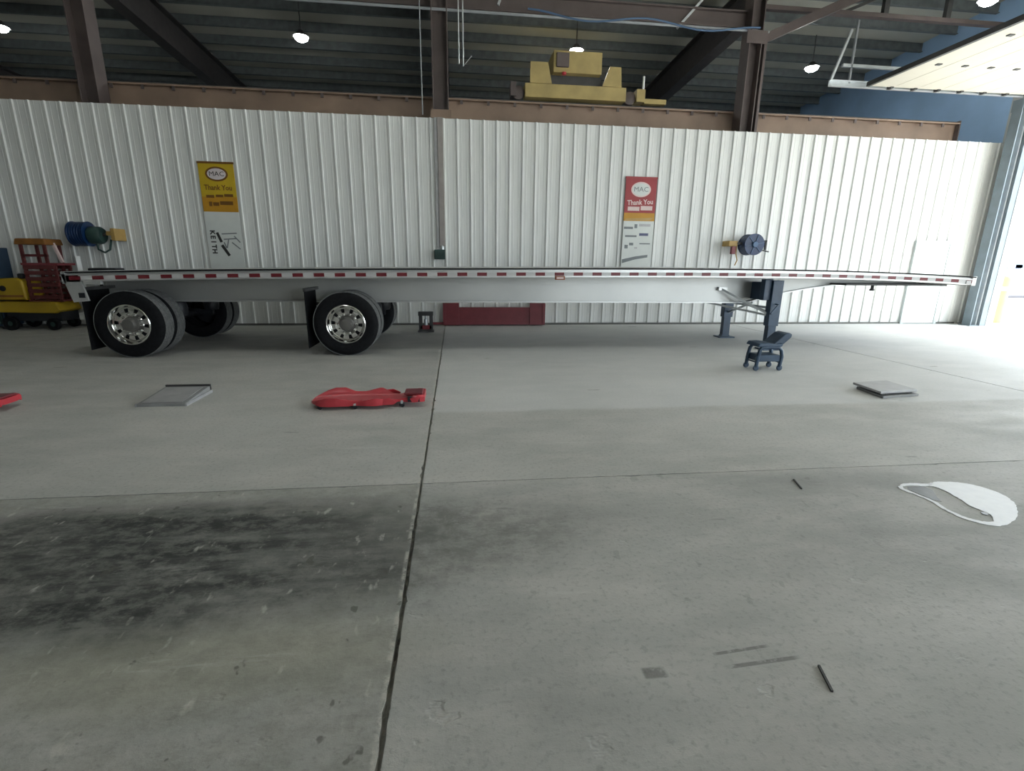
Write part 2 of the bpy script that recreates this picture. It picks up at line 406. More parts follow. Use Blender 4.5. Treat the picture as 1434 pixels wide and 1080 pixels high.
# ---- overhead door drawn up under the roof
d2 = thing('door_2', (11.2, 8.6, 5.3), 'open sectional overhead door of cream panels hanging level', None, kind='structure')
NX = 7; SWD = 4.06/NX
sec = MB().prism([(0, .0), (SWD-.012, .0), (SWD-.012, .045), (0, .045)], 'y', 5.85, 11.06).mesh('door_section', 'cream_door')
hinge = MB().box(-.05, .05, -.035, .035, -.016, 0).mesh('hinge', 'dark_steel')
roll = MB().box(-.035, .035, 0, .12, -.03, .03).mesh('roller_bracket', 'dark_steel')
stile = MB().box(.02, SWD-.03, 0, .05, -.008, 0).mesh('rib_stile', 'cream_door')
for i in range(NX):
    X = 9.14+i*SWD
    o = link('door_section', sec, d2); o.location = (X, 0, 5.31); o.matrix_parent_inverse = Matrix.Translation(d2.location).inverted()
    for yy in (9.78, 8.5, 7.2):
        h = link('hinge', hinge); h.parent = o; h.location = (SWD*.58, yy, 0)
    h = link('roller_bracket', roll); h.parent = o; h.location = (SWD*.9, 11.02, .0)
MB().box(9.06, 9.13, 5.85, 11.06, 5.29, 5.38).build('bottom_seal', 'dark_steel', d2)
b = MB().box(8.25, 13.2, 11.19, 11.20, 5.29, 5.42).box(8.25, 13.2, 11.12, 11.20, 5.29, 5.30).box(8.25, 13.2, 11.12, 11.20, 5.41, 5.42)
b.build('track', 'galv', d2)
MB().bar((8.28, 11.2, 5.36), (8.62, 11.2, 6.42), .04, .05).build('track_hanger', 'galv', d2)
MB().box(8.72, 8.76, 11.18, 11.22, 5.38, 6.6).build('track_hanger', 'pipe_grey', d2)
MB().box(8.53, 10.3, 11.18, 11.24, 5.70, 5.76).build('track_strut', 'galv', d2)
# ---- yard outside
yard = MB().box(XR+.2, 140, -60, 120, -.3, -.03).box(XL-60, XR+.2, -80, YF, -.3, -.03).build('ground', 'yard_concrete'); tag(yard, 'sunlit pale concrete yard outside the bay', kind='structure')

# ================================================================== STEELWORK ABOVE THE WALL
def column(X, label, hw=.17, top=7.45, m='brown_steel'):
    c = thing('steel_column', (X, 11.9, 0), label, 'column', 'columns along the partition')
    MB().box(X-hw, X-hw+.022, 11.72, 12.08, 0, top).build('flange', m, c)
    MB().box(X+hw-.022, X+hw, 11.72, 12.08, 0, top).build('flange', m, c)
    MB().box(X-hw+.022, X+hw-.022, 11.89, 11.91, 0, top).build('web', m, c)
    return c
column(-7.2, 'brown steel column rising above the wall over the left blue hose reel')
c2 = column(-.25, 'brown steel column above the wall conduit at mid wall')
MB().box(-.47, -.03, 11.70, 11.72, 4.43, 4.62).build('bracket_plate', 'runway_brown', c2)
c3 = column(6.75, 'slim steel column carrying the sloping brace, right of the crane', hw=.15)
MB().box(6.52, 7.0, 11.70, 11.72, 6.25, 6.5).build('gusset_plate', 'brown_steel', c3)
MB().box(6.98, 7.04, 11.75, 12.05, 4.4, 6.4).build('stiffener', 'brown_steel', c3)
rb = thing('runway_beam', (0, 12.25, 4.5), 'rusty brown crane runway beam along the top of the wall', 'beam')
MB().box(XL+.3, 12.65, 12.12, 12.36, 4.44, 4.47).build('flange', 'runway_brown', rb)
MB().box(XL+.3, 12.65, 12.11, 12.37, 4.94, 4.97).build('flange', 'runway_brown', rb)
MB().box(XL+.3, 12.65, 12.225, 12.255, 4.47, 4.94).build('web', 'runway_brown', rb)
MB().box(XL+.3, 12.65, 12.215, 12.265, 4.97, 5.02).build('crane_rail', 'dark_steel', rb)
MB().box(12.65, 12.68, 12.11, 12.37, 4.44, 5.02).build('end_plate', 'brown_steel', rb)
clip = MB().box(-.03, .03, 12.115, 12.14, 4.86, 4.94).mesh('rail_clip', 'brown_steel')
for k in range(38): o = link('rail_clip', clip, rb); o.location = Vector((-10+k*.6, 0, 0))
for o in rb.children:
    if o.name.startswith('rail_clip'): o.matrix_parent_inverse = Matrix.Translation(rb.location).inverted()
# truss line over the columns
tr = thing('roof_truss', (0, 12.0, 6.6), 'long brown steel truss running over the column tops', 'truss')
MB().box(XL, 6.95, 11.92, 12.08, 6.62, 6.65).box(XL, 6.95, 11.995, 12.005, 6.65, 6.93).box(XL, 6.95, 11.92, 12.08, 6.93, 6.96).build('bottom_chord', 'brown_steel', tr)
MB().box(6.95, XR, 11.94, 12.06, 7.03, 7.12).build('bottom_chord', 'brown_steel', tr)
MB().bar((6.85, 11.86, 6.33), (10.2, 11.86, 7.82), .14, .18).build('sloping_brace', 'brown_steel', tr)
for X in (9.98, 11.58): MB().box(X-.06, X+.06, 11.95, 12.05, 7.12, 7.75).build('post', 'dark_steel', tr)
MB().bar((9.0, 12.0, 7.12), (9.92, 12.0, 7.5), .05, .06).build('web_member', 'dark_steel', tr)
MB().bar((6.6, 11.95, 6.96), (7.5, 11.95, 7.5), .06, .06).build('web_member', 'brown_steel', tr)
MB().bar((1.0, 11.98, 6.75), (1.3, 11.98, 7.5), .05, .05).build('web_member', 'galv', tr)
MB().bar((5.0, 11.98, 6.55), (5.55, 11.98, 7.15), .06, .05).build('web_member', 'galv', tr)
def pipe(name, pts, r, m, label, cat='pipe', group=None):
    o = MB().tube(pts, r, 8).build(name, m, smooth=True); return tag(o, label, cat, group)
pipe('sprinkler_pipe', [(XL+.2, 11.75, 6.50), (7.05, 11.75, 6.50)], .028, 'pipe_grey', 'straight grey pipe hung below the truss chord')
pts = []
for k in range(25):
    u = k/24; pts.append((1.6+u*5.2, 11.70, 6.60-.14*math.sin(u*math.pi*2)**2-.05*u))
pipe('air_hose', pts, .02, 'blue_hose', 'thin blue air hose sagging along the truss right of centre', 'hose')
pts = [(-5.4+3.0*k/12, 11.66, 6.52-.05*math.sin(k/12*math.pi)) for k in range(13)]
pipe('air_hose', pts, .018, 'blue_hose', 'short blue hose at the top edge above the left banner', 'hose')
pipe('conduit_drop', [(.15, 11.68, 7.3), (.15, 11.68, 5.5)], .014, 'galv', 'thin vertical conduit hanging just right of the middle column, left one of two', 'conduit', 'hanging conduits')
pipe('conduit_drop', [(.24, 11.68, 7.3), (.24, 11.68, 5.46), (.42, 11.68, 5.66)], .014, 'galv', 'thin vertical conduit right of the middle column, right one of two with bent end', 'conduit', 'hanging conduits')
pipe('conduit_drop', [(-.64, 11.68, 7.3), (-.64, 11.68, 4.5)], .012, 'pipe_grey', 'thin vertical conduit hanging left of the middle column', 'conduit', 'hanging conduits')
# ---- overhead crane
cr = thing('overhead_crane', (2.7, 12.24, 5.02), 'faded yellow overhead crane carriage riding on the runway beam', 'crane')
MB().box(1.62, 3.95, 12.06, 12.42, 5.06, 5.34).build('end_truck', 'crane_yellow', cr, bevel=.01)
MB().prism([(1.73, 5.34), (2.22, 5.34), (2.12, 5.76), (1.73, 5.76)], 'y', 12.05, 12.12).build('bracket', 'crane_yellow', cr)
MB().prism([(3.38, 5.34), (3.83, 5.34), (3.80, 5.74), (3.54, 5.74)], 'y', 12.05, 12.12).build('bracket', 'crane_yellow', cr)
MB().box(2.24, 3.34, 12.02, 21.0, 5.56, 6.0).build('bridge_girder', 'crane_yellow', cr, bevel=.01)
MB().box(2.20, 3.40, 12.2, 12.5, 5.34, 5.56).build('trolley_bed', 'dark_steel', cr)
MB().box(2.30, 2.58, 11.96, 12.02, 5.66, 5.94).build('junction_box', 'brown_steel', cr, bevel=.01)
for X in (1.48, 4.08):
    MB().lathe([(0, -.06), (.125, -.06), (.14, -.05), (.14, .05), (.125, .06), (0, .06)], 20, 'y', (X, 12.24, 5.17)).build('wheel', 'brown_steel', cr, smooth=True)
MB().box(1.30, 1.42, 12.1, 12.4, 5.08, 5.36).build('bumper', 'brown_steel', cr)
MB().box(4.22, 4.42, 12.1, 12.4, 5.08, 5.34).build('bumper', 'crane_yellow', cr)
MB().box(4.42, 4.95, 12.14, 12.3, 5.06, 5.16).build('end_stop', 'crane_yellow', cr)
MB().tube([(4.38, 12.15, 5.3), (4.38, 12.15, 5.62)], .025).build('marker_post', 'white_paint', cr, smooth=True)
MB().lathe([(0, -.03), (.05, -.02), (.05, .03), (0, .05)], 12, 'z', (2.48, 12.0, 5.53)).build('warning_lamp', 'red_plastic', cr, smooth=True)
# ---- high bay lamps
def lamp(x, y, z, label):
    t = thing('high_bay_lamp', (x, y, z), label, 'lamp', 'high bay lamps under the roof')
    MB().lathe([(0, .14), (.07, .14), (.09, .10), (.20, .02), (.20, 0), (.17, 0), (.17, .01), (0, .01)], 24, 'z', (x, y, z)).build('housing', 'dark_steel', t, smooth=True)
    MB().lathe([(0, .008), (.165, .008), (.165, 0), (.15, -.05), (.09, -.09), (0, -.10)], 24, 'z', (x, y, z)).build('lens', 'lamp_lens', t, smooth=True)
    MB().tube([(x, y, z+.13), (x, y, roofz(y))], .012, 6).build('hanger_rod', 'dark_steel', t)
lamp(-3.77, 14.58, 6.90, 'glowing round high bay lamp above the left banner')
lamp(3.28, 14.38, 6.90, 'glowing round high bay lamp in front of the yellow crane girder')
lamp(10.15, 14.55, 6.90, 'glowing round high bay lamp left of the overhead door track')
lamp(11.25, 10.72, 6.92, 'glowing high bay lamp cut by the top edge over the overhead door')
lamp(-2.75, 5.0, 6.92, 'unseen left high bay lamp added to light the near floor')  # this and the next two are unseen, added to brighten the floor
lamp(4.25, 5.0, 6.92, 'unseen middle high bay lamp added to light the near floor')
lamp(11.25, 5.0, 6.92, 'unseen right high bay lamp added to light the near floor by the door')
lamp(-11.0, 15.06, 6.90, 'faint high bay lamp at the far left edge beyond the first column')

# ================================================================== FLATBED TRAILER
RX = [-5.50, -5.22, -3.495, -.407, 1.819, 4.195, 6.748, 8.10, 9.04]; RZ = [1.236, 1.258, 1.295, 1.340, 1.365, 1.386, 1.364, 1.335, 1.294]
PF = np.polyfit(RX, RZ, 4)
def zc(x): return float(np.polyval(PF, x))
TN, TF, TC = 7.74, 10.34, 9.04
X0, X1 = -5.50, 9.04
XS = [X0+(X1-X0)*i/60 for i in range(61)]
T = thing('flatbed_trailer', (0, TC, 0), 'long silver aluminium flatbed trailer with red and white tape parked along the wall', 'trailer')
for i in range(8):
    ya = TN+.09+i*(TF-TN-.18)/8; yb = ya+(TF-TN-.18)/8-.008
    MB().loft(XS, lambda x: [(ya, zc(x)+.002), (yb, zc(x)+.002), (yb, zc(x)-.035), (ya, zc(x)-.035)]).build('deck_plank', 'alu_deck', T)
def rail_sec(s, y0):
    P = [(.085, 0), (-.004, 0), (-.004, -.014), (.03, -.014), (.03, -.030), (-.002, -.030), (-.002, -.044), (0, -.046), (0, -.135), (.055, -.142), (.055, -.13), (.02, -.125), (.02, -.04), (.085, -.04)]
    return lambda x: [(y0+s*a, zc(x)+b) for a, b in P]
MB().loft(XS, rail_sec(1, TN)).build('side_rail', 'alu', T)
MB().loft(XS, rail_sec(-1, TF)).build('side_rail', 'alu', T)
MB().loft(XS, lambda x: [(TN-.010, zc(x)+.004), (TN+.012, zc(x)+.006), (TN+.012, zc(x)-.013), (TN-.010, zc(x)-.015)]).build('groove_shade_strip', 'rubber', T)  # dark strip painted as the shade of the rail groove
# reflective tape, one piece at a time
for k, (nm, mt) in enumerate((('red_tape_strip', 'red_tape'), ('white_tape_strip', 'white_tape'))):
    me = MB().box(-.0762, .0762, -.003, 0, -.026, .026).mesh(nm, mt)
    for i in range(48):
        X = -5.38+i*.3048+k*.1524
        if X > 8.95: break
        o = link(nm, me); o.parent = T; o.location = Vector((X, TN, zc(X)-.085))-T.location
        o.rotation_euler = (0, -math.atan((zc(X+.05)-zc(X-.05))/.1), 0)
# main beams
ZB = ([-5.45, -5.2, 5.25, 5.5, 5.8, 6.46, 7.16, 8.0, 8.75, 9.0], [.90, .80, .80, .86, .945, 1.06, 1.15, 1.15, 1.155, 1.22])
def zb(x): return float(np.interp(x, *ZB))
XB = sorted(set([x for x in XS if -5.45 <= x <= 9.0]+ZB[0]))
for yb_ in (8.5, 9.58):
    MB().loft(XB, lambda x: [(yb_-.011, zc(x)-.036), (yb_+.011, zc(x)-.036), (yb_+.011, zb(x)), (yb_-.011, zb(x))]).build('main_beam', 'alu_web', T)
    MB().loft(XB, lambda x: [(yb_-.075, zb(x)), (yb_+.075, zb(x)), (yb_+.075, zb(x)-.022), (yb_-.075, zb(x)-.022)]).build('beam_flange', 'alu', T)
cm = MB().box(-.03, .03, TN+.06, TF-.06, -.13, -.036).mesh('crossmember', 'alu_web')
for k in range(24):
    X = -5.2+k*.6
    o = link('crossmember', cm); o.parent = T; o.location = (X, -TC, zc(X))
MB().box(6.9, 8.9, 8.1, 10.0, 1.12, 1.15).build('coupler_plate', 'dark_steel', T)
MB().lathe([(0, -.14), (.045, -.14), (.045, -.10), (.03, -.10), (.03, 0), (0, 0)], 16, 'z', (8.28, TC, 1.12)).build('kingpin', 'dark_steel', T, smooth=True)
MB().box(8.98, 9.06, TN-.005, TF+.005, zc(9.04)-.15, zc(9.04)+.012).build('front_header', 'alu', T, bevel=.005)
MB().box(8.86, 8.95, TN-.014, TN, zc(8.9)-.13, zc(8.9)-.07).build('clearance_lamp', 'white_tape', T)
# side marker
MB().box(1.56, 1.72, TN-.022, TN, 1.19, 1.25).build('side_marker', 'amber', T, bevel=.006)
MB().box(1.585, 1.695, TN-.028, TN-.02, 1.205, 1.235).build('marker_lens', 'ink_pink', T)
# rear end
rr = MB().box(-5.56, -5.50, TN, TF, 1.08, zc(-5.5)+.01).build('rear_header', 'alu', T, bevel=.005)
MB().prism([(-5.56, 1.22), (-5.33, 1.22), (-5.25, .84), (-5.46, .82)], 'y', TN+.0, TN+.03).build('bumper_bracket', 'alu', T, bevel=.004)
MB().box(-5.37, -5.29, TN-.006, TN+.004, .885, .955).build('bracket_hole', 'black_metal', T)
MB().box(-5.28, -5.05, TN-.004, TN+.05, 1.075, 1.13).build('lamp_bracket', 'alu', T, bevel=.004)
MB().box(-5.56, -5.46, TN+.2, TF-.2, .55, .65).build('underride_bar', 'alu', T)
for yy in (8.3, 9.7): MB().box(-5.55, -5.48, yy-.04, yy+.04, .62, 1.1).build('underride_post', 'alu', T)
# axles, tyres, wheels
TR = .495
tire_prof = [(.292, .02), (.31, .0), (.38, -.012), (.43, -.008), (.462, .008), (.480, .028), (TR, .034)]
tp = []
def tyre():
    W = .27
    left = [(.290, .03), (.300, .012), (.35, .0), (.42, .0), (.455, .010), (.478, .028)]
    tread = []
    for k in range(5):
        a = .030+k*.044; tread += [(TR, a), (TR, a+.034)]
        if k < 4: tread += [(TR-.014, a+.036), (TR-.014, a+.042)]
    right = [(r, W-h) for r, h in reversed(left)]
    side = MB().lathe(left+[(TR-.004, .032), (TR-.02, .05), (.30, .05)], 56, 'y', closed=True)
    side.lathe(right+[(.30, W-.05), (TR-.02, W-.05), (TR-.004, W-.032)], 56, 'y', closed=True)
    band = MB().lathe([(TR-.022, .030)]+tread+[(TR-.022, W-.030)], 56, 'y', closed=True)
    return side.mesh('tire', 'rubber', True), band.mesh('tread_band', 'tread')
me_t, me_b = tyre()
def wheel_meshes():
    # rim barrel + lip
    rim = MB().lathe([(.297, .018), (.297, -.002), (.288, -.008), (.278, -.004), (.262, .03), (.252, .06), (.250, .10), (.262, .11), (.285, .10)], 56, 'y', closed=True)
    # disc with ten hand holes
    n = 80; radii = [.252, .235, .205, .175, .155, .118]; dep = [.075, .066, .060, .060, .066, .075]
    v = []; f = []
    for r, h in zip(radii, dep):
        for k in range(n): a = 2*math.pi*k/n; v.append((r*math.cos(a), h, r*math.sin(a)))
    for i in range(len(radii)-1):
        for k in range(n):
            if i in (1, 2) and k % 8 in (2, 3, 4): continue
            k2 = (k+1) % n; f.append((i*n+k, i*n+k2, (i+1)*n+k2, (i+1)*n+k))
    disc = MB().add(v, f).mesh('wheel_disc', 'chrome', False)
    hub = MB().lathe([(.118, .08), (.112, .055), (.095, .048), (.092, -.02), (.082, -.036), (.05, -.042), (0, -.042)], 32, 'y').mesh('hub', 'hub_grey', True)
    nut = MB().lathe([(0, .028), (.013, .028), (.016, .034), (.016, .064), (.020, .066)], 6, 'y').mesh('lug_nut', 'chrome')
    drum = MB().lathe([(0, .12), (.24, .12), (.24, .25), (0, .25)], 32, 'y').mesh('brake_drum', 'black_metal', True)
    return rim.mesh('wheel_rim', 'chrome', True), disc, hub, nut, drum
me_rim, me_disc, me_hub, me_nut, me_drum = wheel_meshes()
for ax in (-4.78, -1.69):
    for side in (0, 1):
        for dual in (0, 1):
            o = link('tire', me_t); o.parent = T
            yy = TN+.315*dual if not side else TF-.315*dual
            o.location = Vector((ax, yy, TR))-T.location
            if side: o.rotation_euler = (0, 0, math.pi)
            q = link('tread_band', me_b); q.parent = o
            if dual == 0:
                w_ = link('wheel_rim', me_rim); w_.parent = T; w_.location = o.location; w_.rotation_euler = (0, random.random()*6, math.pi if side else 0)
                for nm, me in (('wheel_disc', me_disc), ('hub', me_hub), ('brake_drum', me_drum)):
                    q = link(nm, me); q.parent = w_
                for k in range(10):
                    a = 2*math.pi*(k+.5)/10; q = link('lug_nut', me_nut); q.parent = w_; q.location = (.142*math.cos(a), 0, .142*math.sin(a))
    MB().tube([(ax, TN+.25, TR), (ax, TF-.25, TR)], .065, 16).build('axle', 'black_metal', T, smooth=True)
    for yy in (8.5, 9.58):
        MB().prism([(ax-.62, .80), (ax-.30, .80), (ax-.36, .50), (ax-.52, .50)], 'y', yy-.06, yy+.06).build('suspension_hanger', 'black_metal', T)
        MB().bar((ax-.45, yy, .56), (ax+.35, yy, .50), .1, .09).build('trailing_arm', 'black_metal', T)
        MB().lathe([(0, 0), (.11, 0), (.13, .05), (.13, .16), (.11, .22), (0, .22)], 20, 'z', (ax+.32, yy, .55)).build('air_spring', 'black_metal', T, smooth=True)
    for yy in (TN+.02, TF-.64):
        MB().box(ax-.585, ax-.575, yy, yy+.60, .12, 1.0).build('mud_flap', 'rubber', T)
        MB().box(ax-.60, ax-.56, yy, yy+.74, .985, 1.03).build('flap_hanger', 'dark_steel', T)
# landing gear
for yy, nm in ((8.0, 0), (9.45, 1)):
    MB().box(5.405, 5.595, yy-.07, yy+.07, .42, 1.20 if nm == 0 else .84).build('gear_leg', 'landing_steel', T, bevel=.006)
    MB().box(5.43, 5.57, yy-.055, yy+.055, .04, .44).build('inner_leg', 'landing_steel', T)
    MB().box(5.34, 5.66, yy-.13, yy+.13, 0.0, .025).build('foot_plate', 'landing_steel', T)
    MB().prism([(5.40, .02), (5.60, .02), (5.55, .10), (5.45, .10)], 'y', yy-.05, yy+.05).build('foot_gusset', 'landing_steel', T)
MB().box(5.36, 5.62, 8.02, 8.49, .86, 1.16).build('gear_mount', 'landing_steel', T)
MB().box(5.28, 5.43, 7.98, 8.1, .86, 1.22).build('gearbox', 'landing_steel', T, bevel=.01)
MB().tube([(5.5, 8.07, .72), (5.5, 9.4, .72)], .022, 8).build('cross_shaft', 'galv', T, smooth=True)
for a, c in (((4.75, 8.44, 1.03), (5.44, 8.02, .62)), ((4.62, 8.9, .78), (5.44, 8.02, .60)), ((5.15, 8.5, .80), (5.44, 8.04, .66)), ((5.5, 9.45, .5), (5.5, 8.6, .78))):
    MB().bar(a, c, .03, .035).build('brace', 'galv', T)
MB().box(4.70, 4.86, 8.42, 8.49, 1.0, 1.06).build('brace_pad', 'alu', T)
MB().tube([(5.5, 7.93, .80), (5.5, 7.86, .80), (5.36, 7.85, .64), (5.36, 7.80, .64)], .012, 8).build('crank_handle', 'landing_steel', T, smooth=True)

# ================================================================== THINGS ON THE WALL
def text_mesh(s, size, mt, name='lettering', ext=.001, bold=.03):
    cu = bpy.data.curves.new('t', 'FONT'); cu.body = s; cu.size = size; cu.extrude = ext; cu.offset = size*bold; cu.align_x = 'CENTER'; cu.align_y = 'CENTER'; cu.resolution_u = 2
    o = bpy.data.objects.new('t', cu); COL.objects.link(o); bpy.context.view_layer.update()
    me = bpy.data.meshes.new_from_object(o.evaluated_get(bpy.context.evaluated_depsgraph_get())); me.name = name
    bpy.data.objects.remove(o); me.materials.clear(); me.materials.append(M[mt]); return me
BY = WY-.048
def put_text(s, x, z, size, mt, parent, rot=0, sx=1.0, lift=.006, bold=.02):
    o = link('lettering', text_mesh(s, size, mt, bold=bold)); o.parent = parent
    o.location = Vector((x, BY-lift, z))-parent.location
    o.rotation_euler = (math.pi/2, -rot, 0); o.scale = (sx, 1, 1); return o
def ell(cx, cz, rx, rz, y0, y1, n=32): return MB().prism([(cx+rx*math.cos(2*math.pi*k/n), cz+rz*math.sin(2*math.pi*k/n)) for k in range(n)], 'y', y0, y1)
def bar_print(b, x0, x1, z0, z1): b.box(x0, x1, BY-.006, BY-.004, z0, z1)
# left banner
bx0, bx1 = -5.28, -4.58; cxb = (bx0+bx1)/2
n1 = thing('banner', (cxb, BY, 1.25), 'yellow and pale grey hanging banner with an oval emblem on the left of the wall', 'banner')
MB().box(bx0, bx1, BY-.004, BY+.008, 2.42, 3.38).build('upper_field', 'banner_yellow', n1)
MB().box(bx0, bx1, BY-.004, BY+.008, 1.25, 2.42).build('lower_field', 'banner_white', n1)
MB().box(bx0-.01, bx1+.01, BY-.012, BY+.012, 3.37, 3.41).build('hem_bar', 'ink_brown', n1)
MB().box(bx0, bx1, BY-.005, BY-.003, 2.42, 2.72).build('orange_band', 'banner_orange', n1)
ell(cxb, 3.17, .225, .145, BY-.006, BY-.003).build('emblem_ring', 'ink_brown', n1)
ell(cxb, 3.17, .185, .110, BY-.008, BY-.005).build('emblem_oval', 'emblem', n1)
put_text('MAC', cxb, 3.17, .13, 'ink', n1, sx=1.1, lift=.010, bold=0)
put_text('Thank You', cxb, 2.90, .145, 'ink_brown', n1, sx=.86)
b = MB()
for x0, x1, z0, z1 in ((-.26, -.10, 2.70, 2.755), (-.07, .08, 2.715, 2.765), (.10, .28, 2.725, 2.78)): bar_print(b, cxb+x0, cxb+x1, z0, z1)
b.build('print_line', 'ink_brown', n1)
b = MB()
for x0, x1, z0, z1 in ((-.22, -.16, 2.53, 2.62), (-.14, -.02, 2.54, 2.61), (.0, .26, 2.56, 2.635)): bar_print(b, cxb+x0, cxb+x1, z0, z1)
b.build('print_line', 'ink_brown', n1)
for i, ch in enumerate('KEITH'):
    put_text(ch, bx0+.115, 2.00-i*.098, .135, 'ink', n1, rot=-math.pi/2, sx=1.0, bold=.04)
for a, c, w_ in (((-.14, 2.00), (-.07, 1.80), .055), ((-.07, 1.74), (.06, 1.52), .06)):
    MB().bar((cxb+a[0], BY-.005, a[1]), (cxb+c[0], BY-.005, c[1]), .003, w_, up=(1, 0, 0)).build('emblem_stroke', 'ink', n1)
for a, c in (((-.05, 1.97), (.26, 1.99)), ((-.02, 1.86), (.24, 1.88)), ((.08, 1.86), (.03, 1.68)), ((.14, 1.80), (.30, 1.66)), ((.20, 1.93), (.31, 1.80)), ((-.02, 1.80), (.02, 1.68))):
    MB().bar((cxb+a[0], BY-.005, a[1]), (cxb+c[0], BY-.005, c[1]), .003, .024, up=(1, 0, 0)).build('emblem_stroke', 'ink_grey', n1)
# right banner
bx0, bx1 = 3.92, 4.66; cxb = (bx0+bx1)/2
n2 = thing('banner', (cxb, BY, 1.35), 'maroon and white hanging banner with an oval emblem right of centre', 'banner')
MB().box(bx0, bx1, BY-.004, BY+.008, 2.60, 3.36).build('upper_field', 'banner_red', n2)
MB().box(bx0, bx1, BY-.004, BY+.008, 1.35, 2.42).build('lower_field', 'banner_white', n2)
MB().prism([(bx0, 2.42), (bx1, 2.42), (bx1, 2.60), (bx0, 2.60)], 'y', BY-.004, BY+.008).build('orange_band', 'banner_orange', n2)
MB().prism([(bx0+.02, 2.44), (bx1-.1, 2.44), (bx1-.02, 2.50), (bx0+.05, 2.47)], 'y', BY-.006, BY-.003).build('pale_stripe', 'brass', n2)
MB().box(bx0-.01, bx1+.01, BY-.012, BY+.012, 3.35, 3.385).build('hem_bar', 'banner_red', n2)
ell(cxb, 3.11, .235, .165, BY-.006, BY-.003).build('emblem_ring', 'ink_pink', n2)
ell(cxb, 3.11, .205, .138, BY-.008, BY-.005).build('emblem_oval', 'banner_white', n2)
put_text('MAC', cxb, 3.11, .15, 'ink_grey', n2, sx=1.1, lift=.010, bold=0)
put_text('Thank You', cxb, 2.83, .155, 'ink_pink', n2, rot=.06, sx=.9)
b = MB(); bar_print(b, bx0+.08, bx0+.36, 2.645, 2.735); bar_print(b, bx0+.39, bx1-.07, 2.66, 2.755); b.build('print_line', 'ink_pink', n2)
for x0, x1, z0, z1, mt in ((.02, .24, 2.24, 2.29, 'ink_grey'), (.27, .34, 2.26, 2.35, 'ink_grey'), (.38, .66, 2.30, 2.36, 'pad_lid'), (.06, .34, 2.06, 2.10, 'ink_grey'), (.40, .62, 2.09, 2.15, 'ink_blue'),
                           (.06, .14, 1.80, 1.88, 'ink_grey'), (.17, .27, 1.87, 1.93, 'ink_grey'), (.30, .37, 1.80, 1.83, 'pad_lid'), (.42, .68, 1.90, 1.925, 'ink_grey')):
    b = MB(); bar_print(b, bx0+x0, bx0+x1, z0, z1); b.build('sponsor_mark', mt, n2)
MB().prism([(bx0+.02, 1.55), (bx0+.34, 1.62), (bx0+.64, 1.66), (bx0+.64, 1.60), (bx0+.34, 1.55), (bx0+.02, 1.46)], 'y', BY-.006, BY-.004).build('sponsor_mark', 'ink_grey', n2)
# conduit and outlet
cn = thing('wall_conduit', (-.28, WY-.05, 1.5), 'brown-grey vertical conduit duct with a dark outlet box at its foot', 'conduit')
MB().box(-.335, -.215, WY-.085, WY-.03, 1.78, 4.43).build('duct', 'duct', cn, bevel=.004)
MB().box(-.40, -.34, WY-.06, WY-.03, 1.75, 4.43).build('backing_strip', 'pad_lid', cn)
MB().box(-.46, -.22, WY-.14, WY-.03, 1.50, 1.71).build('outlet_box', 'dark_green', cn, bevel=.01)
MB().tube([(-.28, WY-.06, 1.70), (-.28, WY-.06, 1.80)], .03, 10).build('coupling', 'galv', cn, smooth=True)
